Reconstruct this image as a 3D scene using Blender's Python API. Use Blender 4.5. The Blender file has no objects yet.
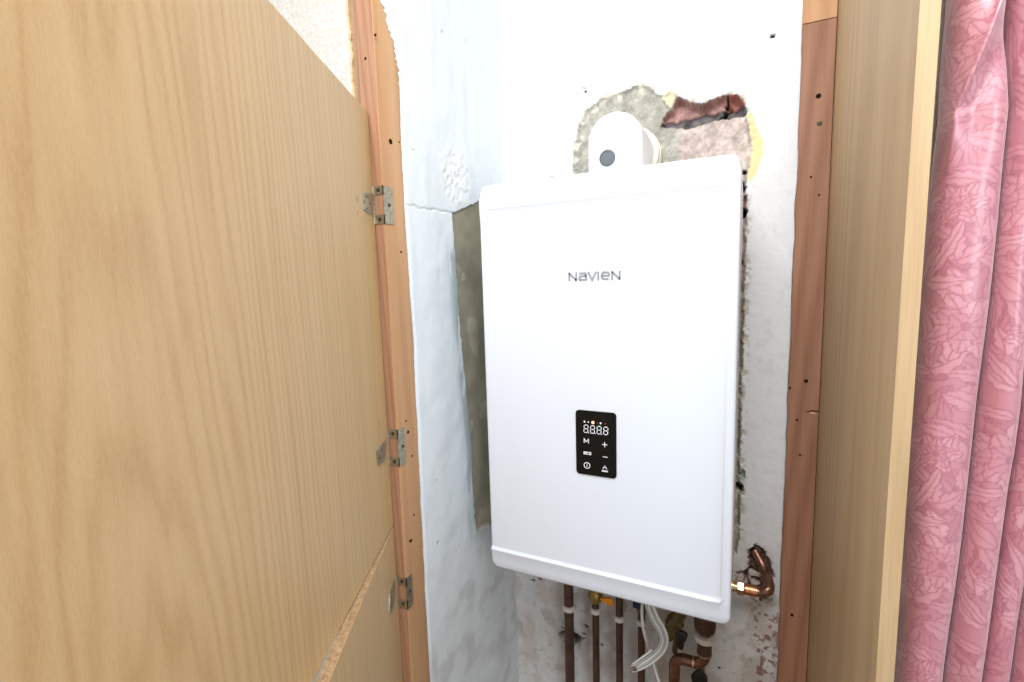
import bpy, bmesh, math, random
import numpy as np
from mathutils import Vector, Matrix
from mathutils.geometry import tessellate_polygon
random.seed(7)
S = bpy.context.scene
COL = S.collection
ZO = 1.0                                   # height of the boiler's underside above the floor

# ------------------------------------------------------------------ camera
F_PX = 486.0948
YAW, PITCH, ROLL = -0.453197, -0.119535, -0.029801
CAM = Vector((0.216457, -0.752300, 0.530638 + ZO))
fw = Vector((math.sin(YAW)*math.cos(PITCH), math.cos(YAW)*math.cos(PITCH), math.sin(PITCH)))
r0 = fw.cross(Vector((0, 0, 1))).normalized(); u0 = r0.cross(fw)
RT = math.cos(ROLL)*r0 + math.sin(ROLL)*u0
UP = -math.sin(ROLL)*r0 + math.cos(ROLL)*u0
cd = bpy.data.cameras.new('camera'); cam = bpy.data.objects.new('camera', cd); COL.objects.link(cam)
cd.sensor_width = 36.0; cd.lens = F_PX*36.0/1024.0; cd.clip_start = 0.01
cam.matrix_world = Matrix(((RT.x, UP.x, -fw.x, CAM.x), (RT.y, UP.y, -fw.y, CAM.y), (RT.z, UP.z, -fw.z, CAM.z), (0, 0, 0, 1)))
S.camera = cam

def at(px, py, ax, val):
    """point seen at a pixel on the plane axis=val (used to measure the place)"""
    d = fw + RT*((px-512)/F_PX) - UP*((py-341)/F_PX)
    return CAM + d*((val-CAM[ax])/d[ax])
def atp(px, py, p0, n):
    d = fw + RT*((px-512)/F_PX) - UP*((py-341)/F_PX)
    return CAM + d*((p0-CAM).dot(n)/d.dot(n))

# ------------------------------------------------------------------ numpy noise
def vnoise(x, y, seed=0):
    xi = np.floor(x).astype(np.int64); yi = np.floor(y).astype(np.int64)
    xf = x-xi; yf = y-yi
    xf = xf*xf*(3-2*xf); yf = yf*yf*(3-2*yf)
    def h(a, b):
        n = (a*374761393 + b*668265263 + seed*1442695041) & 0x7fffffff
        n = ((n ^ (n >> 13))*1274126177) & 0x7fffffff
        n = (n ^ (n >> 16)) & 0xffffff
        return n/float(0xffffff)
    return (h(xi, yi)*(1-xf)+h(xi+1, yi)*xf)*(1-yf) + (h(xi, yi+1)*(1-xf)+h(xi+1, yi+1)*xf)*yf
def fbm(x, y, s, o=4, seed=0):
    t = 0; a = 1; n = 0
    for k in range(o):
        t = t + a*vnoise(x*s, y*s, seed+k*17); n += a; a *= .5; s *= 2.03
    return t/n
def inpoly(x, y, poly):
    r = np.zeros(x.shape, bool); n = len(poly)
    for i in range(n):
        x1, y1 = poly[i]; x2, y2 = poly[(i+1) % n]
        if y1 == y2: continue
        c = ((y1 > y) != (y2 > y)) & (x < (x2-x1)*(y-y1)/(y2-y1)+x1)
        r ^= c
    return r
def polyd(x, y, pts, closed=True):
    d = np.full(x.shape, 9.0); n = len(pts)
    for i in range(n if closed else n-1):
        ax_, ay = pts[i]; bx_, by = pts[(i+1) % n]
        vx, vy = bx_-ax_, by-ay; L = vx*vx+vy*vy+1e-12
        t = np.clip(((x-ax_)*vx+(y-ay)*vy)/L, 0, 1)
        d = np.minimum(d, np.hypot(x-ax_-t*vx, y-ay-t*vy))
    return d
def sstep(a, b, v):
    t = np.clip((v-a)/(b-a), 0, 1); return t*t*(3-2*t)
def lin(c):
    return np.where(np.asarray(c) <= .04045, np.asarray(c)/12.92, ((np.asarray(c)+.055)/1.055)**2.4)
def srgb(r, g, b):
    v = lin(np.array([r, g, b])/255.0); return (float(v[0]), float(v[1]), float(v[2]), 1.0)

# ------------------------------------------------------------------ materials
def newmat(name, col=(200, 200, 200), rough=.5, metal=0.0, spec=.5, coat=0):
    m = bpy.data.materials.new(name); m.use_nodes = True
    b = m.node_tree.nodes['Principled BSDF']
    b.inputs['Base Color'].default_value = srgb(*col)
    b.inputs['Roughness'].default_value = rough
    b.inputs['Metallic'].default_value = metal
    b.inputs['Specular IOR Level'].default_value = spec
    b.inputs['Coat Weight'].default_value = coat
    return m
def N(m, t, **kw):
    n = m.node_tree.nodes.new(t)
    for k, v in kw.items():
        if k in n.inputs: n.inputs[k].default_value = v
        else: setattr(n, k, v)
    return n
def L(m, a, b): m.node_tree.links.new(a, b)
def bsdf(m): return m.node_tree.nodes['Principled BSDF']
def ramp(m, fac, stops):
    r = N(m, 'ShaderNodeValToRGB'); cr = r.color_ramp
    while len(cr.elements) < len(stops): cr.elements.new(.5)
    for e, (p, c) in zip(cr.elements, stops):
        e.position = p; e.color = srgb(*c)
    L(m, fac, r.inputs[0]); return r.outputs[0]
def coords(m, scale=(1, 1, 1), rot=(0, 0, 0), loc=(0, 0, 0)):
    tc = N(m, 'ShaderNodeTexCoord'); mp = N(m, 'ShaderNodeMapping')
    mp.inputs['Scale'].default_value = scale; mp.inputs['Rotation'].default_value = rot; mp.inputs['Location'].default_value = loc
    L(m, tc.outputs['Object'], mp.inputs[0]); return mp.outputs[0]
def noise(m, vec, scale, detail=4, rough=.55, dist=0):
    n = N(m, 'ShaderNodeTexNoise'); n.inputs['Scale'].default_value = scale; n.inputs['Detail'].default_value = detail
    n.inputs['Roughness'].default_value = rough; n.inputs['Distortion'].default_value = dist
    L(m, vec, n.inputs['Vector']); return n.outputs['Fac']
def mix(m, fac, a, b, blend='MIX'):
    n = N(m, 'ShaderNodeMix', data_type='RGBA', blend_type=blend)
    for s, v in ((0, fac), (6, a), (7, b)):
        if hasattr(v, 'links'): L(m, v, n.inputs[s])
        elif isinstance(v, (int, float)): n.inputs[s].default_value = v
        else: n.inputs[s].default_value = srgb(*v)
    return n.outputs[2]
def bump(m, h, strength=.2, dist=.002):
    n = N(m, 'ShaderNodeBump', Strength=strength, Distance=dist); L(m, h, n.inputs['Height']); L(m, n.outputs[0], bsdf(m).inputs['Normal'])

def wood(name, c_dark, c_mid, c_light, ring=38, ks=(1, 1, .07), warp=.35, off=(0, 0, 0), rough=.45, spec=.4, pore=.35, fine=1.0, coat=0.0, wsc=5.0, ringmix=.45, band=.45, dist=1.6, porez=.02):
    """vertical grain; rings of a log cut lengthways give the arched figure"""
    m = newmat(name, c_mid, rough, spec=spec, coat=coat)
    v = coords(m, ks, loc=off)
    nz = N(m, 'ShaderNodeTexNoise', Scale=wsc, Detail=3.0); L(m, v, nz.inputs['Vector'])
    ad = N(m, 'ShaderNodeVectorMath', operation='MULTIPLY_ADD'); L(m, nz.outputs['Color'], ad.inputs[0])
    ad.inputs[1].default_value = (warp*.2,)*3; L(m, v, ad.inputs[2])
    w = N(m, 'ShaderNodeTexWave', wave_type='RINGS', rings_direction='SPHERICAL', wave_profile='SIN')
    w.inputs['Scale'].default_value = ring; w.inputs['Distortion'].default_value = dist
    w.inputs['Detail'].default_value = 3; w.inputs['Detail Scale'].default_value = 1.5
    L(m, ad.outputs[0], w.inputs['Vector'])
    v2 = coords(m, (1, 1, porez), loc=off)
    f1 = noise(m, v2, 420*fine, 3, .7)
    v3 = coords(m, (1, 1, .05), loc=off)
    f2 = noise(m, v3, 60, 4, .6)
    c = ramp(m, w.outputs['Fac'], [(0, c_dark), (band, c_mid), (1, c_light)])
    c2 = ramp(m, f2, [(.3, c_dark), (.5, c_mid), (.7, c_light)])
    cc = mix(m, ringmix, c, c2)
    c3 = ramp(m, f1, [(.35, c_dark), (.6, c_light)])
    cc = mix(m, pore, cc, c3)
    L(m, cc, bsdf(m).inputs['Base Color'])
    bump(m, f1, .12, .0006)
    return m

M = {}
M['door'] = None
M['board'] = wood('oak_laminate', (172, 141, 102), (188, 158, 119), (198, 170, 132), ring=22, ks=(1, 1, .04), rough=.5, pore=.3, off=(.4, .1, 0))
M['edge'] = wood('light_oak_edging', (172, 142, 104), (184, 155, 116), (192, 164, 126), ring=45, ks=(1, 1, .05), rough=.5, pore=.4)
M['pine'] = wood('pine_side', (168, 124, 86), (186, 144, 104), (196, 157, 118), ring=26, ks=(1, 1, .045), rough=.6, pore=.2, off=(.31, .0, .02))
M['pine_front'] = wood('pine_front', (152, 106, 78), (172, 128, 98), (182, 138, 108), ring=40, ks=(1, 1, .04), rough=.55, pore=.3)
M['batten'] = wood('old_pine_batten', (134, 90, 66), (156, 110, 84), (168, 124, 98), ring=26, ks=(1, 1, .05), rough=.6, pore=.25, off=(-.2, .1, .3))
M['batten_top'] = wood('pale_pine', (184, 136, 96), (200, 152, 110), (208, 162, 120), ring=26, ks=(1, 1, .05), rough=.6, pore=.25)
M['strip'] = wood('greyed_pine', (140, 108, 84), (160, 126, 98), (172, 138, 112), ring=30, ks=(1, 1, .05), rough=.7)

m = newmat('raw_chipboard', (200, 160, 110), .9, spec=.1); v = coords(m)
vo = N(m, 'ShaderNodeTexVoronoi', Scale=330.0); L(m, v, vo.inputs['Vector'])
c = mix(m, .5, vo.outputs['Color'], (190, 150, 100)); h = N(m, 'ShaderNodeHueSaturation', Saturation=0.0); L(m, c, h.inputs['Color'])
nn = noise(m, v, 160, 5, .7)
L(m, mix(m, .55, ramp(m, nn, [(.3, (112, 84, 60)), (.5, (172, 138, 104)), (.7, (204, 174, 138))]), ramp(m, h.outputs[0], [(.15, (122, 92, 66)), (.5, (180, 148, 112)), (.8, (208, 182, 146))])), bsdf(m).inputs['Base Color'])
bump(m, nn, .9, .003); M['chip'] = m

def vcmat(name, rough=.85, spec=.15, bs=.35, bd=.0012, nscale=260, var=.12):
    m = newmat(name, (240, 240, 240), rough, spec=spec)
    a = N(m, 'ShaderNodeVertexColor', layer_name='Col')
    v = coords(m); n1 = noise(m, v, nscale, 6, .65); n2 = noise(m, v, 38, 5, .6)
    g = ramp(m, n1, [(.3, (255-int(var*400),)*3), (.6, (255, 255, 255))])
    L(m, mix(m, 1.0, a.outputs['Color'], g, 'MULTIPLY'), bsdf(m).inputs['Base Color'])
    mm = N(m, 'ShaderNodeMath', operation='ADD'); L(m, n1, mm.inputs[0]); L(m, n2, mm.inputs[1])
    bump(m, mm.outputs[0], bs, bd); return m
M['plaster'] = vcmat('painted_plaster', var=.02, bs=.16, nscale=330)
M['wallpaper'] = newmat('woodchip_wallpaper', (225, 214, 202), .85, spec=.15)
m = M['wallpaper']; v = coords(m); n1 = noise(m, v, 170, 4, .6); vo = N(m, 'ShaderNodeTexVoronoi', Scale=120.0); L(m, v, vo.inputs['Vector'])
L(m, ramp(m, n1, [(.3, (196, 187, 177)), (.65, (214, 206, 197))]), bsdf(m).inputs['Base Color']); bump(m, n1, .6, .003)
M['whitewall'] = newmat('white_emulsion', (228, 226, 222), .8, spec=.2)
m = M['whitewall']; v = coords(m); n1 = noise(m, v, 90, 5); bump(m, n1, .2, .002)
M['greywall'] = newmat('grey_emulsion', (214, 212, 210), .8, spec=.2); m = M['greywall']; v = coords(m); bump(m, noise(m, v, 90, 5), .2, .002)
M['carpet'] = newmat('brown_carpet', (120, 98, 80), .95, spec=.05); m = M['carpet']; v = coords(m); n1 = noise(m, v, 300, 4); L(m, ramp(m, n1, [(.3, (96, 78, 62)), (.7, (140, 116, 96))]), bsdf(m).inputs['Base Color']); bump(m, n1, .8, .004)
M['enamel'] = newmat('white_enamel', (218, 224, 234), .22, spec=.5, coat=.15)
m = M['enamel']; v = coords(m); bump(m, noise(m, v, 700, 2), .015, .0004)
M['casing'] = newmat('grey_white_casing', (205, 206, 210), .35)
M['flue'] = newmat('white_plastic', (230, 231, 233), .35)
M['collar'] = newmat('cream_plastic', (226, 220, 204), .5)
M['logo'] = newmat('grey_print', (146, 149, 154), .5)
M['glass'] = newmat('black_glass', (12, 12, 13), .25, spec=.3)
M['rubber'] = newmat('dark_grey_rubber', (92, 98, 104), .6)
M['black'] = newmat('black_plastic', (24, 22, 24), .4)
M['blue'] = newmat('blue_plastic', (28, 40, 92), .45)
M['orange'] = newmat('orange_plastic', (222, 140, 30), .4)
M['yellow'] = newmat('brass_yellow', (150, 124, 66), .35, metal=.6)
M['clip'] = newmat('white_clip_plastic', (214, 208, 200), .5)
M['cable'] = newmat('white_cable_sheath', (226, 226, 224), .4)
M['cable_grey'] = newmat('grey_cable_sheath', (176, 176, 174), .35)
M['cable_dark'] = newmat('dark_grey_cable_sheath', (120, 120, 118), .35)
M['tape'] = newmat('brown_tape', (120, 98, 82), .5)
def metalmat(name, a, b, rough, metal=1.0, sc=60):
    m = newmat(name, a, rough, metal=metal); v = coords(m); n = noise(m, v, sc, 5, .65)
    L(m, ramp(m, n, [(.3, a), (.7, b)]), bsdf(m).inputs['Base Color'])
    r = N(m, 'ShaderNodeMapRange'); r.inputs[3].default_value = rough*.7; r.inputs[4].default_value = min(1, rough*1.5)
    L(m, n, r.inputs[0]); L(m, r.outputs[0], bsdf(m).inputs['Roughness']); return m
M['copper_old'] = metalmat('tarnished_copper', (72, 52, 44), (104, 78, 66), .45, .5)
M['copper'] = metalmat('bright_copper', (196, 112, 78), (226, 150, 112), .28, 1)
M['copper_mid'] = metalmat('dull_copper', (108, 76, 62), (146, 108, 90), .30, .75)
M['brass'] = metalmat('brass', (196, 172, 126), (228, 208, 164), .28, 1)
M['brass_old'] = metalmat('dull_brass', (96, 84, 54), (136, 120, 82), .45, .8)
M['steel'] = metalmat('tarnished_zinc', (150, 142, 122), (196, 188, 168), .38, .85, 160)
M['screw'] = newmat('dark_screw_head', (74, 68, 60), .5, metal=.6)
M['hole'] = newmat('dark_nail_hole', (44, 26, 18), .9, spec=.05)
def emis(name, col, e):
    m = newmat(name, col, .4); b = bsdf(m); b.inputs['Emission Color'].default_value = srgb(*col); b.inputs['Emission Strength'].default_value = e; return m
M['led_white'] = emis('display_white', (226, 228, 232), .35)
M['led_orange'] = emis('display_orange', (255, 120, 60), 2.2)
M['led_core'] = emis('display_warm_white', (255, 226, 190), 3.0)
M['led_dim'] = newmat('display_dim_red', (110, 40, 40), .4)

# ------------------------------------------------------------------ object helpers
def finish(bm, name, mat, root=None, origin=None, smooth=True, angle=35):
    me = bpy.data.meshes.new(name)
    if origin is None: origin = root['_o'] if root is not None else (0, 0, 0)
    origin = Vector(origin)
    bmesh.ops.translate(bm, vec=-origin, verts=bm.verts)
    bmesh.ops.recalc_face_normals(bm, faces=bm.faces)
    bm.to_mesh(me); bm.free()
    o = bpy.data.objects.new(name, me); COL.objects.link(o); me.materials.append(mat)
    if smooth:
        me.polygons.foreach_set('use_smooth', [True]*len(me.polygons))
        me.set_sharp_from_angle(angle=math.radians(angle))
    if root is None: o.location = origin
    else:
        o.parent = root; o.location = origin-Vector(root['_o'])
    o['_o'] = tuple(origin)
    return o
def tag(o, label=None, cat=None, group=None, kind=None):
    if label: o['label'] = label
    if cat: o['category'] = cat
    if group: o['group'] = group
    if kind: o['kind'] = kind
    return o
def thing(name, loc, label, cat, group=None):
    o = bpy.data.objects.new(name, None); COL.objects.link(o); o.location = loc; o['_o'] = tuple(loc)
    o.empty_display_size = .02
    return tag(o, label, cat, group)
def box(bm, x0, x1, y0, y1, z0, z1, bev=0):
    b2 = bmesh.new(); bmesh.ops.create_cube(b2, size=1)
    for v in b2.verts: v.co = Vector(((x0+x1)/2+v.co.x*(x1-x0), (y0+y1)/2+v.co.y*(y1-y0), (z0+z1)/2+v.co.z*(z1-z0)))
    if bev: bmesh.ops.bevel(b2, geom=list(b2.edges), offset=bev, segments=2, profile=.5, affect='EDGES')
    merge(bm, b2); return bm
def merge(bm, b2, mat=None):
    me = bpy.data.meshes.new('tmp'); b2.to_mesh(me); b2.free()
    if mat is not None: me.transform(mat)
    bm.from_mesh(me); bpy.data.meshes.remove(me)
def prism(bm, poly, origin, U, V, Nn, t, bev=0):
    """polygon in the plane (origin; U, V) extruded by t along Nn"""
    b2 = bmesh.new(); U = Vector(U); V = Vector(V); Nn = Vector(Nn); origin = Vector(origin)
    a = [b2.verts.new(origin+U*p[0]+V*p[1]) for p in poly]; c = [b2.verts.new(v.co+Nn*t) for v in a]
    tris = tessellate_polygon([[v.co for v in a]])
    b2.faces.new(a); b2.faces.new(c[::-1])
    n = len(a)
    for i in range(n): b2.faces.new((a[i], a[(i+1) % n], c[(i+1) % n], c[i]))
    if bev: bmesh.ops.bevel(b2, geom=list(b2.edges), offset=bev, segments=2, profile=.5, affect='EDGES')
    merge(bm, b2)
def catmull(p, n=8):
    p = [Vector(q) for q in p]; q = [p[0]*2-p[1]]+p+[p[-1]*2-p[-2]]; out = []
    for i in range(1, len(q)-2):
        for k in range(n):
            t = k/n; a, b, c, d = q[i-1:i+3]
            out.append(.5*((2*b)+(c-a)*t+(2*a-5*b+4*c-d)*t*t+(3*b-a-3*c+d)*t*t*t))
    return out+[p[-1]]
def tube(bm, pts, r, seg=20, smooth=0, cap=True, radii=None):
    if smooth: pts = catmull(pts, smooth)
    pts = [Vector(p) for p in pts]; rings = []; nrm = None
    for i, p in enumerate(pts):
        t = ((pts[min(i+1, len(pts)-1)]-p).normalized()+(p-pts[max(i-1, 0)]).normalized()).normalized()
        if nrm is None:
            nrm = t.orthogonal().normalized()
        nrm = (nrm-t*nrm.dot(t)).normalized(); b = t.cross(nrm)
        rr = radii[i] if radii else r
        rings.append([bm.verts.new(p+(nrm*math.cos(a)+b*math.sin(a))*rr) for a in [2*math.pi*k/seg for k in range(seg)]])
    for A, B in zip(rings, rings[1:]):
        for k in range(seg): bm.faces.new((A[k], A[(k+1) % seg], B[(k+1) % seg], B[k]))
    if cap: bm.faces.new(rings[0][::-1]); bm.faces.new(rings[-1])
    return bm
def lathe(bm, p0, axis, prof, seg=28):
    """prof: list of (distance along axis, radius)"""
    a = Vector(axis).normalized(); p0 = Vector(p0)
    return tube2(bm, p0, a, prof, seg)
def tube2(bm, p0, a, prof, seg):
    n = a.orthogonal().normalized(); b = a.cross(n); rings = []
    for d, r in prof:
        rings.append([bm.verts.new(p0+a*d+(n*math.cos(t)+b*math.sin(t))*max(r, 1e-5)) for t in [2*math.pi*k/seg for k in range(seg)]])
    for A, B in zip(rings, rings[1:]):
        for k in range(seg): bm.faces.new((A[k], A[(k+1) % seg], B[(k+1) % seg], B[k]))
    bm.faces.new(rings[0][::-1]); bm.faces.new(rings[-1]); return bm
def ribbon(bm, pts, w, fn, closed=False, t=.0004):
    """stroke of width w through 2-D pts; fn maps (u,v,h) to space"""
    n = len(pts); Lf = []; Rg = []
    P = [Vector(p) for p in pts]
    for i in range(n):
        a = P[i-1] if (i > 0 or closed) else None; c = P[(i+1) % n] if (i < n-1 or closed) else None
        d1 = (P[i]-a).normalized() if a is not None else None; d2 = (c-P[i]).normalized() if c is not None else None
        if d1 is None: d1 = d2
        if d2 is None: d2 = d1
        n1 = Vector((-d1.y, d1.x)); n2 = Vector((-d2.y, d2.x)); m_ = (n1+n2)
        if m_.length < 1e-6: m_ = n1
        m_.normalize(); k = min(2.5, 1/max(.3, m_.dot(n1)))
        Lf.append(P[i]+m_*w/2*k); Rg.append(P[i]-m_*w/2*k)
    A = [bm.verts.new(fn(p.x, p.y, t)) for p in Lf]; B = [bm.verts.new(fn(p.x, p.y, t)) for p in Rg]
    A0 = [bm.verts.new(fn(p.x, p.y, 0)) for p in Lf]; B0 = [bm.verts.new(fn(p.x, p.y, 0)) for p in Rg]
    for i in range(n if closed else n-1):
        j = (i+1) % n
        bm.faces.new((A[i], A[j], B[j], B[i])); bm.faces.new((A[i], A0[i], A0[j], A[j])); bm.faces.new((B[i], B[j], B0[j], B0[i]))
def arc(cx, cy, rx, ry, a0, a1, n=14):
    return [(cx+rx*math.cos(math.radians(a0+(a1-a0)*k/n)), cy+ry*math.sin(math.radians(a0+(a1-a0)*k/n))) for k in range(n+1)]
def disc(bm, c, nrm, r, t=.0006, seg=20):
    lathe(bm, c, nrm, [(0, r), (t*.7, r), (t, r*.8)], seg)
def gridmesh(name, P, colr, mat, kind='structure'):
    """P: (rows, cols, 3) positions, colr: (rows, cols, 3) sRGB 0-255"""
    R_, C_ = P.shape[:2]
    me = bpy.data.meshes.new(name); idx = np.arange(R_*C_).reshape(R_, C_)
    q = np.stack([idx[:-1, :-1], idx[:-1, 1:], idx[1:, 1:], idx[1:, :-1]], -1).reshape(-1, 4)
    me.vertices.add(R_*C_); me.vertices.foreach_set('co', P.astype(np.float32).ravel())
    me.loops.add(q.size); me.loops.foreach_set('vertex_index', q.ravel().astype(np.int32))
    me.polygons.add(len(q)); me.polygons.foreach_set('loop_start', (np.arange(len(q))*4).astype(np.int32))
    me.polygons.foreach_set('use_smooth', np.ones(len(q), bool))
    me.update(calc_edges=True); me.validate()
    at_ = me.color_attributes.new('Col', 'FLOAT_COLOR', 'POINT')
    cc = np.ones((R_*C_, 4), np.float32); cc[:, :3] = lin(np.clip(colr, 0, 255)/255.0).reshape(-1, 3)
    at_.data.foreach_set('color', cc.ravel()); me.materials.append(mat)
    o = bpy.data.objects.new(name, me); COL.objects.link(o); o['kind'] = kind; return o
def blend(c, mask, to):
    return c*(1-mask[..., None])+np.array(to, float)[None, None, :]*mask[..., None] if np.ndim(to) == 1 else c*(1-mask[..., None])+to*mask[..., None]

YB = .28; XL = -.297; YW = -.135      # back wall, left alcove wall, room wall line
ZC = 2.50                              # ceiling
# ------------------------------------------------------------------ back wall of the alcove
def pl(pts, ax, val):
    o = [];
    for a, b in pts:
        p = at(a, b, ax, val); o.append((p.x if ax == 1 else p.y, p.z))
    return o
def zs(lo, hi, step, bottom, top):
    return np.concatenate([np.linspace(bottom, lo, 8)[:-1], np.arange(lo, hi, step), np.linspace(hi, top, 8)])
xs = np.arange(XL-.004, .352, .002); zz = zs(.46, 2.2, .002, -.02, ZC)
X, Z = np.meshgrid(xs, zz)
wx = X+(fbm(X, Z, 90, 4, 3)-.5)*.014; wz = Z+(fbm(X, Z, 90, 4, 9)-.5)*.014
wx2 = X+(fbm(X, Z, 170, 3, 5)-.5)*.007; wz2 = Z+(fbm(X, Z, 170, 3, 6)-.5)*.007
bare = pl([(572, 175), (574, 148), (578, 128), (586, 110), (602, 97), (622, 91), (640, 84), (652, 88), (662, 96), (672, 92), (682, 98), (700, 103), (715, 98), (735, 95), (745, 101), (747, 118), (753, 140), (751, 165), (746, 185), (747, 215), (746, 260), (744, 330), (742, 400), (740.5, 460), (741, 490), (740, 540), (736, 556), (640, 556), (560, 520), (560, 300)], 1, YB)
mb = inpoly(wx2, wz2, bare)
edge_d = polyd(wx2, wz2, bare)
H = (fbm(X, Z, 14, 4, 1)-.5)*.004+(fbm(X, Z, 70, 4, 2)-.5)*.0009        # towards the room
C = np.ones(X.shape+(3,))*np.array([236., 237., 238.])
low = sstep(1.15, .75, Z)
dirt = fbm(X, Z, 24, 5, 21); dirt2 = fbm(X, Z, 110, 4, 22)
C = blend(C, low*.7, (206, 201, 196))
C = blend(C, low*sstep(.5, .72, dirt)*.6, (176, 168, 158))
C = blend(C, low*sstep(.42, .3, dirt)*.4, (196, 204, 208))
C = blend(C, low*sstep(.68, .76, dirt2)*.28, (150, 138, 126))
C = blend(C, sstep(.66, .74, fbm(X, Z, 55, 4, 33))*.18, (200, 204, 206))
# bare render: grey cement around the flue, pinkish mortar on the right
rec = .004+.006*sstep(at(672, 140, 1, YB).x, at(690, 140, 1, YB).x, X)+(fbm(X, Z, 45, 4, 41)-.5)*.006+(fbm(X, Z, 120, 3, 42)-.5)*.003
H = np.where(mb, H-rec*sstep(0, .006, edge_d), H)
xg = at(678, 140, 1, YB).x
cem = np.array([176., 173., 162.]); pink = np.array([204., 188., 181.])
g1 = fbm(X, Z, 60, 5, 44)[..., None]; g2 = fbm(X, Z, 200, 3, 45)[..., None]
tpk = sstep(xg-.008, xg+.010, wx)[..., None]
bc = cem*(1-tpk)+pink*tpk
bc = bc*(.80+.34*g1+.30*(g2-.5))
zlow = sstep(1.62, 1.5, Z)[..., None]
bc = bc*(1-zlow)+np.array([172., 162., 142.])*(.8+.35*g1)*zlow
C = np.where(mb[..., None], bc, C)
m_ = mb*sstep(.58, .64, fbm(X, Z, 75, 4, 50))*sstep(.03, .004, edge_d); C = blend(C, m_*.8, (226, 222, 204))
# crumbled rim, yellowish old filler
rim = (~mb)*sstep(.012, .0, edge_d)*sstep(.5, .6, fbm(X, Z, 90, 4, 51)); C = blend(C, rim*.8, (196, 190, 168)); H = H-rim*.003
ychip = pl([(668, 90), (674, 90), (676, 100), (672, 110), (666, 106), (662, 98)], 1, YB)
my = inpoly(wx2, wz2, ychip); C = blend(C, my*.9, (222, 214, 178)); H = np.where(my, H+.004, H)
yel = pl([(746, 112), (752, 114), (757, 130), (763, 138), (763, 150), (760, 165), (755, 177), (748, 182), (749, 165), (752, 150), (751, 135)], 1, YB)
my = inpoly(wx2, wz2, yel); C = blend(C, my*.95, (242, 222, 166)); H = np.where(my, H-.002, H)
# open cavity with the bricks showing
cav = pl([(660, 127), (662, 117), (667, 111), (673, 109), (677, 96), (690, 102), (700, 104), (708, 101), (716, 98), (724, 95), (737, 95), (743, 98), (746, 106), (747, 115), (736, 117), (716, 119), (702, 124), (684, 128)], 1, YB)
mc = inpoly(wx2, wz2, cav); cd_ = polyd(wx2, wz2, cav)
inn = mc*sstep(0, .004, cd_)
br = np.array([178., 138., 132.])*(.75+.45*g1)+np.array([60., 56., 56.])*(g2-.5)
sl_a = at(660, 128, 1, YB); sl_b = at(735, 113, 1, YB)
low_edge = sl_a.z+(X-sl_a.x)*(sl_b.z-sl_a.z)/(sl_b.x-sl_a.x)
slate = (Z+(fbm(X, Z, 60, 3, 61)-.5)*.014 < low_edge+.014)
br = np.where(slate[..., None], np.array([112., 106., 106.])*(.6+.8*g1), br)
xm = at(726, 105, 1, YB).x
joint = (np.abs(wx-xm+(fbm(X, Z, 70, 3, 66)-.5)*.016) < .0035)
br = np.where(joint[..., None], np.array([48., 40., 40.]), br)
br = np.where(((X > xm+.004) & ~slate)[..., None], np.array([172., 112., 100.])*(.7+.5*g1), br)
C = np.where(mc[..., None], br, C)
dep = .018+.006*slate+.018*joint+(fbm(X, Z, 50, 3, 63)-.5)*.01
H = np.where(mc, H-dep*inn, H)
# dark gaps between bricks right of the boiler, small holes
def hole(H, C, px, py, rx, ry, dep, col=(30, 24, 24), ax=1, val=YB):
    p = at(px, py, ax, val); c0 = p.x if ax == 1 else p.y
    A_ = X if ax == 1 else Y
    d = np.hypot((A_-c0+(fbm(A_, Z, 160, 2, 71)-.5)*rx*1.2)/rx, (Z-p.z+(fbm(A_, Z, 160, 2, 72)-.5)*ry*1.2)/ry)
    k = sstep(1.05, .8, d); return H-dep*k, blend(C, k, col)
for a in [(743, 172, .010, .004, .01), (744, 213, .008, .010, .03), (742, 188, .006, .010, .02), (741, 262, .005, .006, .01), (740, 489, .008, .010, .02), (773, 36, .005, .0035, .008), 
          (550, 178, .01, .0015, .003), (585, 91, .003, .003, .004), (540, 579, .006, .003, .004), (586, 626, .006, .005, .006), (584, 634, .005, .003, .004), (602, 645, .0025, .003, .003), (533, 580, .006, .003, .004), (719, 668, .003, .003, .003)]:
    H, C = hole(H, C, *a)
for a in ((584, 88, .007, .0035), (577, 93, .003, .003), (592, 86, .002, .003)): H, C = hole(H, C, *a, .002, (190, 188, 170))
H, C = hole(H, C, 744, 200, .007, .014, .012, (150, 104, 100))
H, C = hole(H, C, 742, 475, .006, .012, .010, (170, 176, 164))
H, C = hole(H, C, 572, 638, .030, .022, .004, (168, 164, 154))
H, C = hole(H, C, 571, 636, .024, .016, .020, (62, 56, 50))
H, C = hole(H, C, 742, 186, .006, .012, .018, (34, 26, 28))
# the hole the pipe comes out of, low on the right
ph = pl([(748, 556), (751, 547), (757, 545), (763, 549), (768, 557), (773, 575), (774, 590), (771, 599), (760, 602), (752, 598), (742, 592), (736, 578), (738, 572), (746, 570), (750, 564)], 1, YB)
mp_ = inpoly(wx2, wz2, ph); pd = polyd(wx2, wz2, ph); k = mp_*sstep(0, .004, pd)
crumb = fbm(X, Z, 110, 3, 81)
pc = np.where((crumb > .50)[..., None], np.array([216., 200., 192.]), np.array([112., 82., 74.]))*(.8+.35*g1)
topdark = (Z > at(750, 572, 1, YB).z)[..., None]
pc = np.where(topdark, np.array([98., 72., 66.])*(.6+.6*g1), pc)
C = np.where(mp_[..., None], pc, C); H = H-k*np.where(crumb > .50, .006, .018)
rimp = (~mp_)*sstep(.006, 0, pd)*sstep(.5, .56, fbm(X, Z, 200, 3, 83)); C = blend(C, rimp*.9, (96, 70, 62))
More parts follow.
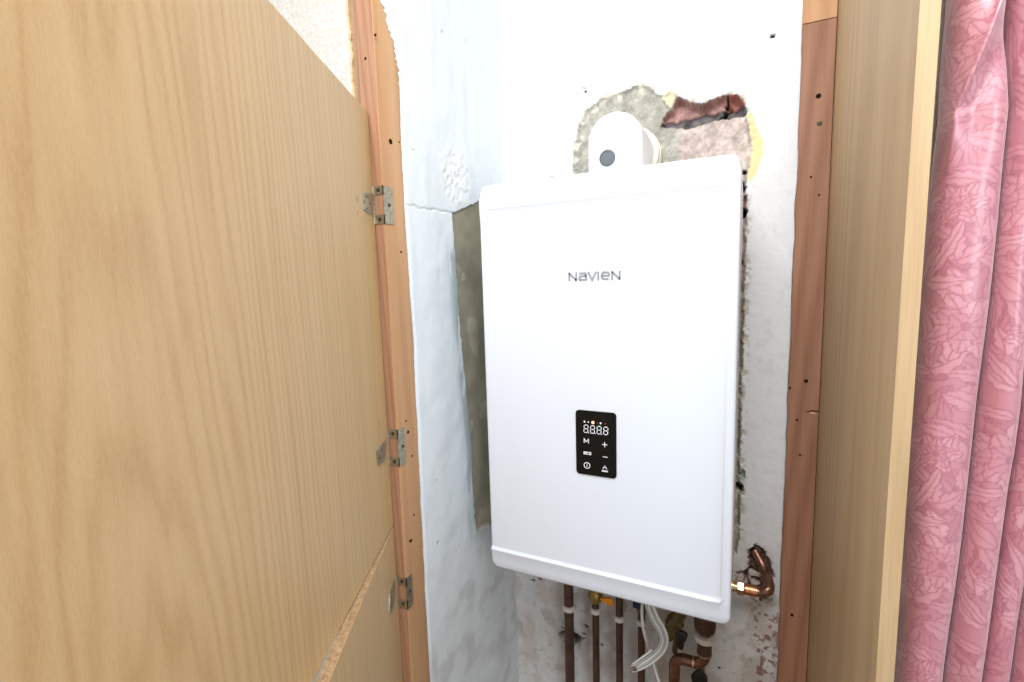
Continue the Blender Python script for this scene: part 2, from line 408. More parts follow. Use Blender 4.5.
# mulberry specks of old paint low on the right
px_ = at(765, 640, 1, YB).x; pz_ = at(765, 640, 1, YB).z
sp = sstep(.60, .66, fbm(X, Z*.8, 150, 3, 91))*sstep(.04, .01, np.abs(X-px_))*sstep(pz_+.09, pz_+.05, Z)
C = blend(C, sp*.8, (136, 96, 92))
C = blend(C, sstep(.58, .7, fbm(X, Z, 30, 4, 95))*sstep(.05, .01, np.hypot(X-at(735, 640, 1, YB).x, Z-at(735, 640, 1, YB).z))*.6, (160, 150, 120))
# pinkish dirt behind the pipes
C = blend(C, low*sstep(.5, .68, fbm(X, Z*.5, 34, 4, 97))*.35, (190, 168, 158))
P = np.stack([X, YB-H, Z], -1)
gridmesh('wall_back', P, C, M['plaster'])

# ------------------------------------------------------------------ left wall of the alcove (plaster laps over the post's side)
ts = np.linspace(0, 1, 200)
T, Z = np.meshgrid(ts, zz)
edge_pts = sorted([(at(a, b, 0, XL).z, at(a, b, 0, XL).y) for a, b in [(379, -12), (381, 0), (386, 18), (393, 42), (397.5, 66), (399.5, 95), (401, 140), (404, 205), (408, 270), (413, 341), (418, 450), (425, 593), (430, 682)]])
ez = np.array([e[0] for e in edge_pts]); ey = np.array([e[1] for e in edge_pts])
Y0 = np.interp(Z, ez, ey)+(fbm(Z*0+.3, Z, 40, 3, 5)-.5)*.003
topj = sstep(at(390, 100, 0, XL).z, at(390, 50, 0, XL).z, Z)
Y0 = Y0+(vnoise(Z*0+2.2, Z*260, 8)-.5)*.012*topj*sstep(at(390, 15, 0, XL).z, at(390, 40, 0, XL).z, Z*0+at(390, 60, 0, XL).z)+(vnoise(Z*0+1.2, Z*380, 4)-.5)*.0012
Y = Y0+(YB+.004-Y0)*T
H = (fbm(Y, Z, 11, 4, 101)-.5)*.005+(fbm(Y, Z, 60, 4, 102)-.5)*.0006
H = H*sstep(0, .15, T)
C = np.ones(Y.shape+(3,))*np.array([224., 230., 234.])
st = fbm(Y, Z*.25, 42, 4, 103); C = blend(C, sstep(.52, .72, st)*.35, (206, 216, 222))
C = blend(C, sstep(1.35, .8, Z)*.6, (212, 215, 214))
wy = Y+(fbm(Y, Z, 110, 3, 105)-.5)*.006; wz = Z+(fbm(Y, Z, 110, 3, 106)-.5)*.006
pat = [(at(a, b, 0, XL).y, at(a, b, 0, XL).z) for a, b in [(451, 213), (462, 208), (474, 203), (484, 196), (500, 192)]]+[(.30, at(500, 192, 0, XL).z), (.30, at(500, 545, 0, XL).z)]+[(at(a, b, 0, XL).y, at(a, b, 0, XL).z) for a, b in [(496, 527), (488, 524), (476, 531), (474, 515), (472, 480), (470, 440), (466, 400), (461, 350), (457, 300), (454, 255)]]
mp_ = inpoly(wy, wz, pat); pd = polyd(wy, wz, pat)
g1 = fbm(Y, Z, 26, 5, 107)[..., None]
bc = np.array([158., 152., 132.])*(.82+.32*g1)
bc = np.where((fbm(Y, Z, 16, 3, 109) > .64)[..., None], bc*1.08+8, bc)
C = np.where(mp_[..., None], bc, C); H = np.where(mp_, H*.4-.003*sstep(0, .004, pd), H)
# brushed blue-grey band beside the bare patch
bd = (~mp_)*sstep(.040, .004, pd)*sstep(at(455, 235, 0, XL).z, at(455, 262, 0, XL).z, Z)*sstep(at(470, 560, 0, XL).z, at(470, 520, 0, XL).z, Z)
C = blend(C, bd*(.30+.7*sstep(.42, .56, fbm(Y, Z*.15, 110, 3, 111))), (164, 174, 174))
# rough filler above the patch
q = at(455, 178, 0, XL); rg = sstep(.075, .02, np.hypot(Y-q.y, (Z-q.z)*.9)); H = H+rg*(fbm(Y, Z, 110, 5, 113)-.45)*.005
C = blend(C, rg*sstep(.60, .68, fbm(Y, Z, 120, 3, 114))*.4, (206, 200, 190)); C = blend(C, rg*.4*(1-mp_), (246, 244, 240))
# the crack running across
ck = [(at(a, b, 0, XL).y, at(a, b, 0, XL).z) for a, b in [(405, 204.5), (414, 206), (424, 209), (434, 210), (444, 212), (452, 214)]]
dck = polyd(wy, wz, ck, False); H = H-sstep(.0025, .0005, dck)*.0012; C = blend(C, sstep(.0018, .0005, dck)*.45, (150, 150, 146))
C = blend(C, sstep(.5, .75, fbm(Y, Z, 19, 5, 117))*sstep(1.2, .85, Z)*.5, (182, 184, 180))
def holey(H, C, a, b, r, dep, col):
    p = at(a, b, 0, XL); d = np.hypot(Y-p.y, Z-p.z)/r; k = sstep(1.1, .7, d); return H-dep*k, blend(C, k, col)
for a in [(437, 543, .0028, .004, (60, 54, 50)), (436, 480, .002, .002, (120, 120, 116)), (412, 150, .002, .002, (170, 172, 172)), (441, 32, .0025, .002, (180, 184, 186)), (465, 40, .002, .002, (190, 192, 192))]: H, C = holey(H, C, *a)
lap = .0018*sstep(0, .02, T)
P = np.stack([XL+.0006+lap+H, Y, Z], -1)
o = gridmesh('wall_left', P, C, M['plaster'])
# body of the pier behind plaster
bm = bmesh.new(); box(bm, -.62, XL-.003, -.07, YB+.1, 0, ZC); tag(finish(bm, 'wall_left_pier', M['whitewall'], smooth=False), kind='structure').name = 'wall_left'
# ------------------------------------------------------------------ rest of the shell
def slab(name, x0, x1, y0, y1, z0, z1, mat):
    bm = bmesh.new(); box(bm, x0, x1, y0, y1, z0, z1); return tag(finish(bm, name, mat, smooth=False), kind='structure')
slab('floor', -1.8, 2.0, -2.4, .45, -.05, 0, M['carpet'])
slab('wall_room_left', -1.85, -1.8, -2.4, .10, 0, ZC, M['whitewall'])
slab('ceiling', -1.8, 2.0, -2.4, .45, ZC, ZC+.05, M['whitewall'])
# room wall left of the cupboard, woodchip paper with a ragged edge
zr = np.linspace(0, ZC, 500)
def ragged(x0, xe, name, y0, thick, mat, amp=.003):
    bm = bmesh.new(); A = []; B = []; D = []
    for z in zr:
        e = xe+(float(fbm(np.array([.5]), np.array([z]), 120, 3, 7)[0])-.5)*amp*2
        A.append(bm.verts.new((e, y0, z))); B.append(bm.verts.new((x0, y0, z))); D.append(bm.verts.new((e-.002, y0+thick, z)))
    for i in range(len(zr)-1):
        bm.faces.new((B[i], A[i], A[i+1], B[i+1])); bm.faces.new((A[i], D[i], D[i+1], A[i+1]))
    return finish(bm, name, mat, smooth=False)
YP = -.138
xr = at(349.5, 50, 1, YP).x
tag(ragged(-1.8, xr, 'wall_front_left', YP, .012, M['wallpaper']), kind='structure')
tag(ragged(xr-.01, xr+.0025, 'plaster_edge', YP+.0015, .012, newmat('broken_plaster', (206, 180, 132), .9), .004), kind='structure').name = 'trim_1'
slab('wall_front', -1.8, xr-.004, YP+.003, YP+.10, 0, ZC, M['whitewall'])
# wall and window recess to the right, behind the curtain
slab('wall_front_right', .3635, 2.0, -.07, .12, 0, ZC, M['greywall'])
zsill = at(901, 596, 1, -.09).z
slab('window_sill', .3645, 1.6, -.09, -.069, zsill-.0, zsill+.022, M['whitewall']).name = 'trim_2'
slab('wall_right', .353, .361, .0, .45, 0, ZC, M['greywall'])

# ------------------------------------------------------------------ left post
pxl = at(358, 50, 1, YP).x
cup = thing('fitted_cupboard', (-.32, -.11, 0), 'fitted cupboard on the left, pine post and open oak-veneered doors on metal hinges', 'cupboard')
bm = bmesh.new(); box(bm, pxl, XL, YP, -.058, 0, ZC-.001, .0012)
post = finish(bm, 'post', M['pine'], cup)
tag(post, 'rough orange pine post with nail holes')
bm = bmesh.new(); box(bm, pxl-.0001, XL-.0025, YP-.0008, YP+.001, 0, ZC-.002)
tag(finish(bm, 'front_face', M['pine_front'], post, smooth=False), 'pinker planed front face')
def hole_on(root, P_, n, r, mat='hole', name='nail_hole'):
    bm = bmesh.new(); disc(bm, P_, n, r, .0005, 12); finish(bm, name, M[mat], root)
for a, b, r in [(375.5, 35, .0022), (365.5, 58.5, .0022)]:
    p = at(a, b, 1, YP-.0008); hole_on(post, p, (0, -1, 0), r)
for a, b, r in [(390.5, 141.5, .0042), (414, 515, .002), (411, 540.5, .003), (409.5, 541, .0018), (406, 421, .0018), (399, 142, .0015), (412, 456, .002), (401, 252, .002), (408, 432, .0028)]:
    p = at(a, b, 0, XL); hole_on(post, p, (1, 0, 0), r)
# greyed strip between the wall edge and the post
slab('strip', xr-.003, pxl-.0006, YP+.006, YP+.03, 0, ZC-.001, M['strip']).name = 'trim_3'

# ------------------------------------------------------------------ cupboard doors
def door_dir(vx, vy=292):
    d = fw + RT*((vx-512)/F_PX) - UP*((vy-341)/F_PX); d.z = 0; return -d.normalized()   # from hinge towards the room
hp = at(382, 341, 1, YP-.004); HX, HY = hp.x, YP-.004
def cup_door(name, d, z0, z1, label, width, th=.0135, hx=HX, hy=HY, ztop=None):
    n = Vector((-d.y, d.x, 0))                                        # visible side normal
    if n.dot(CAM-Vector((hx, hy, 0))) < 0: n = -n
    O = Vector((hx, hy, z0))
    n_e = 90
    # core with slightly chewed saw-cut edges
    def edge(zb, amp, sd): return [(width*i/n_e, zb+(float(fbm(np.array([width*i/n_e]), np.array([.2]), 70, 3, sd)[0])-.5)*amp) for i in range(n_e+1)]
    poly = edge(0, .0015, 5)+edge(z1-z0, .0022, 6)[::-1]
    bm = bmesh.new(); prism(bm, poly, O-n*.0006, d, (0, 0, 1), -n, th-.0012)
    root = tag(finish(bm, name, M['chip'], cup, smooth=False), label)
    bm = bmesh.new(); prism(bm, poly, O, d, (0, 0, 1), -n, .0008)
    tag(finish(bm, 'oak_veneer', M['door'], root, smooth=False), 'smooth oak veneer face')
    bm = bmesh.new(); prism(bm, poly, O-n*th, d, (0, 0, 1), n, .0008)
    tag(finish(bm, 'back_veneer', M['door'], root, smooth=False), 'oak veneer back face')
    return root, n
dU = door_dir(518); nU = Vector((-dU.y, dU.x, 0));
if nU.dot(CAM-Vector((HX, HY, 0))) < 0: nU = -nU
dL = door_dir(494)
nL = Vector((-dL.y, dL.x, 0))
if nL.dot(CAM-Vector((HX, HY, 0))) < 0: nL = -nL
O_ = Vector((HX, HY, 0))
ctr = atp(135, 350, O_, nU)-Vector(cup['_o']); ctr.z -= .80
KZ = .085
M['door'] = wood('oak_veneer', (184, 147, 99), (201, 168, 119), (209, 179, 132), ring=31, ks=(1, 1, KZ), warp=.22, off=(-ctr.x, -ctr.y, -ctr.z*KZ), rough=.36, spec=.45, pore=.26, fine=2.2, porez=.22, wsc=9, ringmix=.5, band=.35, dist=5.5)
ztop = sum(atp(a, b, O_, nU).z for a, b in [(303, 40), (352, 93.5), (280, 15)])/3
zgap = sum(atp(a, b, O_, nL).z for a, b in [(389, 533), (365, 595), (332, 680)])/3
0 and print('door top', [round(atp(a, b, O_, nU).z, 4) for a, b in [(266, 0), (303, 40), (352, 93.5), (366, 113)]], 'gap', [round(atp(a, b, O_, nL).z, 4) for a, b in [(389, 533), (365, 595), (332, 680)]])
upper, _ = cup_door('door', dU, zgap+.003, ztop, 'large upper oak-veneered door standing open', .66)
lower, _ = cup_door('door', dL, .004, zgap, 'lower door showing its raw chipboard top edge', .62)
# chips and scars near the hinges
for a, b, rx, w in [(357, 199, .006, .0012), (357.5, 213, .003, .0008), (379, 424, .006, .0007), (378, 432, .003, .0006)]:
    p = atp(a, b, O_, nU); bm = bmesh.new(); prism(bm, [(w*math.cos(t), rx*math.sin(t)) for t in [k*math.pi/5 for k in range(10)]], p, dU, (0, 0, 1), nU, .0002)
    finish(bm, 'scar', newmat('scar_brown', (150, 96, 66), .8), upper, smooth=False)

# ------------------------------------------------------------------ hinges
def hinge(leafpx, tabs, strip, leafscrews, d, n, label, tabx):
    """leaf on the door face, two tabs and a strip bent round the post's corner"""
    O2 = Vector((HX, HY, 0))+n*.0002
    # frame leaf: C outline folded over the corner
    y0 = YP-.0008; e = .0013
    zt1 = at(tabx, tabs[0][0], 1, y0).z; zt0 = at(tabx, tabs[0][1], 1, y0).z
    zb1 = at(tabx, tabs[1][0], 1, y0).z; zb0 = at(tabx, tabs[1][1], 1, y0).z
    xk = HX-.001
    bm = bmesh.new()
    box(bm, xk, XL+e, y0-e, y0, zt0, zt1); box(bm, xk, XL+e, y0-e, y0, zb0, zb1)
    sy = at(strip, tabs[0][0], 0, XL+e).y
    box(bm, XL, XL+e, y0-e, sy, zb0, zt1)
    root = tag(finish(bm, 'hinge', M['steel'], cup, smooth=False), label)
    bm = bmesh.new(); pts = [atp(a, b, O2, n) for a, b in leafpx]
    o0 = pts[0]; prism(bm, [((p-o0).dot(d), p.z-o0.z) for p in pts], o0, d, (0, 0, 1), n, .0014)
    finish(bm, 'door_leaf', M['steel'], root, smooth=False)
    for a, b in leafscrews:
        bm = bmesh.new(); disc(bm, atp(a, b, O2+n*.0014, n), n, .0022, .0005, 12); finish(bm, 'screw', M['screw'], root)
    bm = bmesh.new(); tube(bm, [(xk-.0005, y0-.002, zb0), (xk-.0005, y0-.002, zt1)], .0026, 14); finish(bm, 'knuckle', M['steel'], root)
    for zc in ((zt0+zt1)/2, (zb0+zb1)/2):
        bm = bmesh.new(); lathe(bm, ((xk+XL)/2+.001, y0-e, zc), (0, -1, 0), [(0, .0032), (.0006, .0030), (.001, .0016)], 14); finish(bm, 'screw', M['screw'], root)
    bm = bmesh.new(); lathe(bm, (XL+e, (y0+sy)/2+.001, (zb0+zt1)/2), (1, 0, 0), [(0, .003), (.0006, .0028), (.001, .0015)], 14); finish(bm, 'screw', M['screw'], root)
    return root
hinge([(362.3, 192.5), (372.5, 193.5), (373, 215), (369, 214), (363.2, 209.5)], [(186, 194.5), (215, 224)], 392, [(366.5, 196.5), (364.5, 202), (370, 204), (366.5, 209)], dU, nU, 'topmost hinge, dull zinc', 379)
hinge([(385.5, 439), (385.5, 446), (384.5, 459), (378, 466), (376, 452)], [(429, 437.5), (457, 464.5)], 405, [(381.5, 450), (379.5, 458)], dU, nU, 'middle hinge, corroded', 391)
hinge([(394, 580), (394.5, 598), (391, 612), (388.5, 612), (389.5, 595)], [(576.5, 584), (598, 606.5)], 412, [(391, 606), (391.5, 597)], dL, nL, 'lowest hinge, on the lower door', 400)

# ------------------------------------------------------------------ right batten and cupboard side board
bat = thing('wooden_batten', (.313, YB-.02, 0), 'old reddish pine batten upright against the back wall, right of boiler', 'batten')
zj = at(820, 21, 1, YB-.022).z
def battenbox(z0, z1, mat, name):
    bm = bmesh.new(); A = []
    zv = np.linspace(z0, z1, max(2, int((z1-z0)/.01)))
    for z in zv:
        e = .2885+(float(fbm(np.array([.1]), np.array([z]), 30, 4, 31)[0])-.5)*.004
        A.append([bm.verts.new(p) for p in ((e, YB+.006, z), (e, YB-.022, z), (e+.0012, YB-.0232, z), (.3365, YB-.0232, z), (.3365, YB+.006, z))])
    for a, b in zip(A, A[1:]):
        for k in range(4): bm.faces.new((a[k], a[k+1], b[k+1], b[k]))
    bm.faces.new(A[0][::-1]); bm.faces.new(A[-1])
    return finish(bm, name, mat, bat, angle=30)
battenbox(0, zj-.0008, M['batten'], 'batten_length'); tag(battenbox(zj+.0008, ZC-.001, M['batten_top'], 'batten_top'), 'paler short length above the joint')
YF = YB-.0232
for a, b, r, mt in [(818.5, 96, .0042, 'hole'), (819.5, 123.5, .0042, 'screw'), (811, 177, .0018, 'hole'), (819, 195, .0018, 'hole'), (806, 381, .0035, 'hole'), (797, 420, .002, 'hole'), (792, 615, .003, 'hole'), (800, 455, .002, 'hole'), (790, 388, .002, 'hole')]:
    p = at(a, b, 1, YF); bm = bmesh.new(); lathe(bm, p, (0, -1, 0), [(0, r), (.0006, r*.95), (.0009, r*.6)], 14)
    finish(bm, 'screw' if mt == 'screw' else 'nail_hole', M[mt], bat)
# chipped bare spot at the knot
p = at(813, 413, 1, YF); bm = bmesh.new(); prism(bm, [(-.005, -.002), (.004, -.0025), (.006, 0), (.003, .0025), (-.004, .002)], p, (1, 0, 0), (0, 0, 1), (0, -1, 0), .0008); finish(bm, 'chip', M['batten_top'], bat, smooth=False)
p = at(820, 413, 1, YF); bm = bmesh.new(); prism(bm, [(-.020, -.004), (-.008, -.0015), (.004, -.001), (.004, .001), (-.008, .001)], p+Vector((-.006, 0, .003)), (1, 0, 0), (0, 0, 1), (0, -1, 0), .0004); finish(bm, 'knot', M['hole'], bat, smooth=False)

YE = -.18
side = thing('cupboard_side_board', (.35, .05, 0), 'tall grained oak-laminate cupboard side board, between batten and pink curtain', 'board')
xa, xb = .3372, at(898, 341, 1, YE).x
xc = at(918, 341, 1, YE).x
bm = bmesh.new(); dd = Vector((xb-xa, YE+.0012-YB-.01, 0)); ln = dd.length; dd.normalize(); nn_ = Vector((dd.y, -dd.x, 0))
if nn_.x < 0: nn_ = -nn_
prism(bm, [(0, 0), (ln, 0), (ln, ZC-.001), (0, ZC-.001)], (xa, YB+.01, 0), dd, (0, 0, 1), nn_, xc-xb-.0002)
finish(bm, 'laminate_board', M['board'], side, smooth=False)
bm = bmesh.new(); box(bm, xb-.0002, xc, YE, YE+.0014, 0, ZC-.002, .0004)
tag(finish(bm, 'edging_strip', M['edge'], side, smooth=False), 'paler yellowish oak edging strip')

# ------------------------------------------------------------------ boiler
W = .4130; HB = .7020; r_c = .016; r_e = .006
BZ = -.0045
boil = thing('combi_boiler', (0, .14, ZO), 'white wall-hung combi boiler with black display and grey maker name', 'boiler')
def sdf(x, z):       # signed distance inside rounded rectangle (positive inside)
    hx, hz = W/2, HB/2; qx = abs(x)-(hx-r_c); qz = abs(z-hz)-(hz-r_c)
    return -(math.hypot(max(qx, 0), max(qz, 0))+min(max(qx, qz), 0)-r_c)
def hw(z):
    t = min(z, HB-z)
    if t >= r_c: return W/2
    return W/2-r_c+math.sqrt(max(0, r_c*r_c-(r_c-t)**2))
zbl, ztl = .0405, .659
def gs(v, c, s): return math.exp(-((v-c)/s)**2)
def front(x, z):
    d = max(0, sdf(x, z)); y = 0
    if d < r_e: y += r_e-math.sqrt(max(0, r_e*r_e-(r_e-d)**2))
    ax_ = abs(x)
    # main panel lies a little deeper than the foot and the head; small sloping ledges between
    fade = max(0, min(1, (.55-z)/.40))
    ax_ = abs(x); dx_ = W/2-.0125-x; dzb = z-zbl; dzt = ztl-z; rq = .010
    dpan = min(dx_, dzb)
    if dx_ < rq and dzb < rq: dpan = rq-math.hypot(rq-dx_, rq-dzb)          # rounded lower right corner
    wgt = 1-(1-fade)*max(0, min(1, (dzb-dx_)/.01)) if dzt > .012 else fade+(1-fade)*max(0, min(1, dx_/.008))
    t_ = max(0, min(1, dpan/.0055)); t_ = t_*t_*(3-2*t_)
    t2 = max(0, min(1, dzt/.005)); t2 = t2*t2*(3-2*t2)
    inz = min(t_, t2)
    if dzt <= .012 and x > 0: inz = t2*max(0, min(1, (W/2-.010-x)/.01))+(1-max(0, min(1, (W/2-.010-x)/.01)))*0
    y += .0022*(inz if fade >= 1 or x < 0 or dzt <= .012 else (1-(1-inz)*wgt))*(1 if dzt > .012 or fade > 0 else 1)
    if dzt > .03: y -= .0016*gs(dpan, -.001, .0024)*wgt
    y += .0014*gs(z, ztl-.001, .0020)*max(0, min(1, (W/2-.012-ax_)/.006))
    if z < zbl: y += .05*(zbl-z)+7*max(0, .022-z)**2
    if z > ztl: y += 6*max(0, z-(HB-.022))**2
    return y
def dense(lo, hi, marks, base, fine, span):
    v = set(); x = lo
    while x < hi:
        v.add(round(x, 6)); near = min(abs(x-m_) for m_ in marks); x += fine if near < span else base
    v.add(hi); return sorted(v)
zrow = dense(0, HB, [0, zbl, ztl, HB], .02, .0008, .018)
zrow = [0, .00008, .0003]+[z for z in zrow if .0003 < z < HB-.0003]+[HB-.0003, HB-.00008, HB]
scol = dense(-1, 1, [-1, 1, -.93, .93], .05, .0035, .05)
bm = bmesh.new(); G = []
for z in zrow:
    w_ = hw(z); G.append([bm.verts.new((s*w_-.0015, front(s*w_, z), ZO+BZ+z)) for s in scol])
for a, b in zip(G, G[1:]):
    for k in range(len(scol)-1): bm.faces.new((a[k], a[k+1], b[k+1], b[k]))
loop = [G[0][k] for k in range(len(scol))]+[g[-1] for g in G[1:]]+[G[-1][k] for k in range(len(scol)-2, -1, -1)]+[g[0] for g in G[-2:0:-1]]
DC = .245
prev = loop
for yy, ins in ((.02, 0.0), (DC, .0005)):
    cur = [bm.verts.new((v.co.x*(1-ins/.2), yy, ZO+BZ+HB/2+(v.co.z-ZO-BZ-HB/2)*(1-ins/.35))) for v in loop]
    for k in range(len(loop)): bm.faces.new((prev[k], prev[(k+1) % len(loop)], cur[(k+1) % len(loop)], cur[k]))
    prev = cur
bm.faces.new(prev)
fc = finish(bm, 'front_cover', M['enamel'], boil, angle=50)
bm = bmesh.new(); box(bm, -W/2+.008, W/2-.008, DC-.002, YB-.012, ZO+BZ+.012, ZO+BZ+HB-.012, .003)
finish(bm, 'back_casing', M['casing'], boil)
bm = bmesh.new(); box(bm, -W/2+.05, W/2-.05, YB-.014, YB+.002, ZO+HB-.07, ZO+HB-.04); finish(bm, 'wall_bracket', M['steel'], boil)
# maker's name in the white front
yf = -.0001
pa = at(568.2, 281.2, 1, 0); pe = at(620.3, 272, 1, 0)
lw = pe.x-pa.x; lz = pa.z; lh = at(568, 272.8, 1, 0).z-at(568, 281.4, 1, 0).z
print('logo', pa, pe, lw, lh)
logo_strokes = []
x = 0; cw = 1.32; sw = .27
def Nn(o): return [[(o+.12, 0), (o+.12, 1)], [(o+.12, .93), (o+cw-.12, .07)], [(o+cw-.12, 0), (o+cw-.12, 1)]]
def letters():
    s = []; o = 0
    s += Nn(o); o += cw+.24
    s += [[(o+.08, .86), (o+.95, .86)]+arc(o+.95, .66, .2, .2, 90, 0, 5)+[(o+1.15, .12), (o+.3, .12)]+arc(o+.3, .33, .2, .21, 270, 90, 7)+[(o+1.15, .54)]]; o += 1.27+.10
    s += [[(o+.05, 1), (o+.66, .06), (o+1.27, 1)]]; o += 1.32+.14
    s += [[(o+.12, 0), (o+.12, 1)]]; o += .24+.24
    s += [[(o+.2, .50), (o+1.2, .50)]+arc(o+.95, .62, .25, .25, 0, 90, 6)+[(o+.45, .87)]+arc(o+.45, .5, .33, .37, 90, 270, 12)+[(o+1.16, .13)]]; o += 1.32+.22
    s += Nn(o); o += cw
    return s, o
ls, tot = letters()
bm = bmesh.new()
for s in ls: ribbon(bm, [(u*lw/tot, v*lh) for u, v in s], sw*lh*.85, lambda u, v, h: (pa.x+u, .0022-h, lz+v), t=.0006)
finish(bm, 'maker_name', M['logo'], boil, smooth=False)['label'] = 'grey maker name lettering'
# control panel
c0 = at(576, 444, 1, 0); c1 = at(616.3, 444, 1, 0)
zt_ = at(596, 411.5, 1, 0).z; zb_ = at(596, 476, 1, 0).z
px0, px1 = c0.x, c1.x; pw = px1-px0; phh = zt_-zb_
print('panel', px0, px1, zb_, zt_)
def rrect(x0, x1, z0, z1, r, n=6):
    o = []
    for cx, cz, a in ((x1-r, z1-r, 0), (x0+r, z1-r, 90), (x0+r, z0+r, 180), (x1-r, z0+r, 270)):
        for k in range(n+1): t = math.radians(a+90*k/n); o.append((cx+r*math.cos(t), cz+r*math.sin(t)))
    return o
bm = bmesh.new(); prism(bm, rrect(px0, px1, zb_, zt_, .006), (0, .0030, 0), (1, 0, 0), (0, 0, 1), (0, -1, 0), .0030)
cp = finish(bm, 'control_panel', M['glass'], boil, angle=40)
def onp(u, v, h): return (px0+u*pw, +.0000-h, zb_+(v-.038)*phh)    # u,v 0..1
def pr(name, strokes, w, mat, discs=(), closed=()):
    bm = bmesh.new()
    for i, s in enumerate(strokes): ribbon(bm, [(u*pw, v*phh) for u, v in s], w, lambda u, v, h: (px0+u, +.0000-h, zb_+v-.038*phh), closed=i in closed, t=.0003)
    for u, v, r in discs: disc(bm, onp(u, v, 0), (0, -1, 0), r, .0004, 14)
    o = finish(bm, name, M[mat], cp, smooth=False); return o
# four figure eights
for k in range(4):
    u = .205+k*.163; v0 = .70; hgt = .115; wd = .098; sl = .012
    def q(a, b): return (u+a*wd+sl*b, v0+b*hgt)
    g = .12
    st = [[q(g, 1), q(1-g, 1)], [q(0, 1-g*.6), q(0, .5+g*.6)], [q(1, 1-g*.6), q(1, .5+g*.6)], [q(g, .5), q(1-g, .5)], [q(0, .5-g*.6), q(0, g*.6)], [q(1, .5-g*.6), q(1, g*.6)], [q(g, 0), q(1-g, 0)]]
    pr('digit', st, .0010, 'led_white', discs=[(u+1.18*wd, v0-.002, .0008)] if k < 3 else ())
for u, mt, r in ((.225, 'led_white', .0015), (.32, 'led_white', .0011), (.435, 'led_orange', .0026), (.55, 'led_dim', .0011), (.625, 'led_white', .0015), (.74, 'led_dim', .0015)):
    pr('indicator_light', [], .001, mt, discs=[(u, .865, r)])
pr('indicator_light', [], .001, 'led_core', discs=[(.435, .865, .0016)]).location.y -= .0003
pr('mode_symbol', [[(.21, .535), (.21, .60), (.265, .555), (.32, .60), (.32, .535)]], .0010, 'led_white')
pr('plus_symbol', [[(.66, .545), (.78, .545)], [(.72, .505), (.72, .585)]], .0010, 'led_white')
pr('minus_symbol', [[(.67, .355), (.79, .355)]], .0009, 'led_white')
e_ = [[(.20, .378), (.25, .378), (.25, .395), (.20, .395), (.20, .360), (.25, .360)], [(.31, .395), (.27, .395), (.27, .360), (.31, .360)], [(.33, .360), (.33, .395), (.375, .395), (.375, .360), (.33, .360)]]
pr('eco_symbol', e_, .0009, 'led_white')
pr('information_symbol', [arc(.275, .185, .075, .045, 0, 345, 18), [(.275, .165), (.275, .19)]], .0009, 'led_white', discs=[(.275, .205, .0006)], closed=(0,))
pr('tap_symbol', [[(.645, .128), (.795, .128)], [(.645, .142), (.795, .142)]]+[arc(.72, .165, .045, .032, 180, 0, 8)]+[[(.72, .2), (.72, .222)]], .0009, 'led_white')

# ------------------------------------------------------------------ flue elbow
yc = .145; yfr = yc-.046; cx = at(615.5, 158, 1, yfr+.01).x; ztop_ = at(619, 112.5, 1, yfr+.012).z; R_ = .0465
zc_ = ztop_-R_
fl = thing('flue_elbow', (cx, yc, ZO+HB+BZ), 'white plastic flue elbow rising from boiler top into the wall', 'flue')
zb0 = ZO+HB+BZ-.001
bm = bmesh.new()
arch = [(-R_, zb0-zc_)]+[(-R_*math.cos(math.pi*k/32), R_*math.sin(math.pi*k/32)) for k in range(33)]+[(R_, zb0-zc_)]
secs = [(yfr+.0, .006), (yfr+.0012, .0028), (yfr+.0035, .0008), (yfr+.007, 0), (yc+.046, 0)]
rings = []
for y_, ins in secs:
    rings.append([bm.verts.new((cx+u*(1-ins/R_), y_, zc_+(v*(1-ins/R_) if v > 0 else v))) for u, v in arch])
for a, b in zip(rings, rings[1:]):
    for k in range(len(arch)-1): bm.faces.new((a[k], a[k+1], b[k+1], b[k]))
bm.faces.new(rings[0]); bm.faces.new(rings[-1][::-1])
finish(bm, 'elbow_body', M['flue'], fl, angle=50)
bm = bmesh.new(); tube(bm, [(cx, yc+.04, zc_), (cx, YB+.03, zc_)], R_-.001, 48); finish(bm, 'wall_barrel', M['flue'], fl, angle=50)
pp = at(607.5, 158, 1, yfr)
bm = bmesh.new(); lathe(bm, (pp.x, yfr+.002, pp.z), (0, -1, 0), [(0, .0138), (.004, .0138), (.0052, .0125), (.0055, .0105), (.0046, .010)], 28)
tag(finish(bm, 'test_plug', M['rubber'], fl), 'dark grey round test plug')
bm = bmesh.new(); lathe(bm, (cx, YB-.062, zc_), (0, 1, 0), [(0, .050), (.002, .054), (.014, .054), (.016, .0515), (.020, .0515), (.022, .0555), (.034, .0555), (.036, .052), (.062, .052)], 48)
tag(finish(bm, 'wall_collar', M['collar'], fl, angle=50), 'cream ribbed collar at the wall')

# ------------------------------------------------------------------ pipes under the boiler
YPI = .235
def pipe_x(px, py=645, y=YPI): return at(px, py, 1, y).x
def vpipe(x, y, r, ztop, mat, label, name='copper_pipe', z0=0.0):
    bm = bmesh.new(); tube(bm, [(x, y, z0), (x, y, ztop)], r, 24)
    return tag(finish(bm, name, M[mat], origin=(x, y, z0), angle=50), label, 'pipe', 'copper pipes running down under the boiler')
def clip(x, y, r, z, label, h=.012):
    root = thing('pipe_clip', (x, YB, z-h/2), label, 'pipe clip', 'white pipe clips under the boiler')
    bm = bmesh.new(); lathe(bm, (x, y, z-h/2), (0, 0, 1), [(0, r+.0004), (0.0012, r+.0042), (h-.0012, r+.0042), (h, r+.0004)], 24); finish(bm, 'clip_ring', M['clip'], root, angle=40)
    bm = bmesh.new(); box(bm, x-.006, x+.006, y+r, YB+.004, z-h/2, z+h/2, .001); finish(bm, 'clip_foot', M['clip'], root)
    return root
yp = YPI
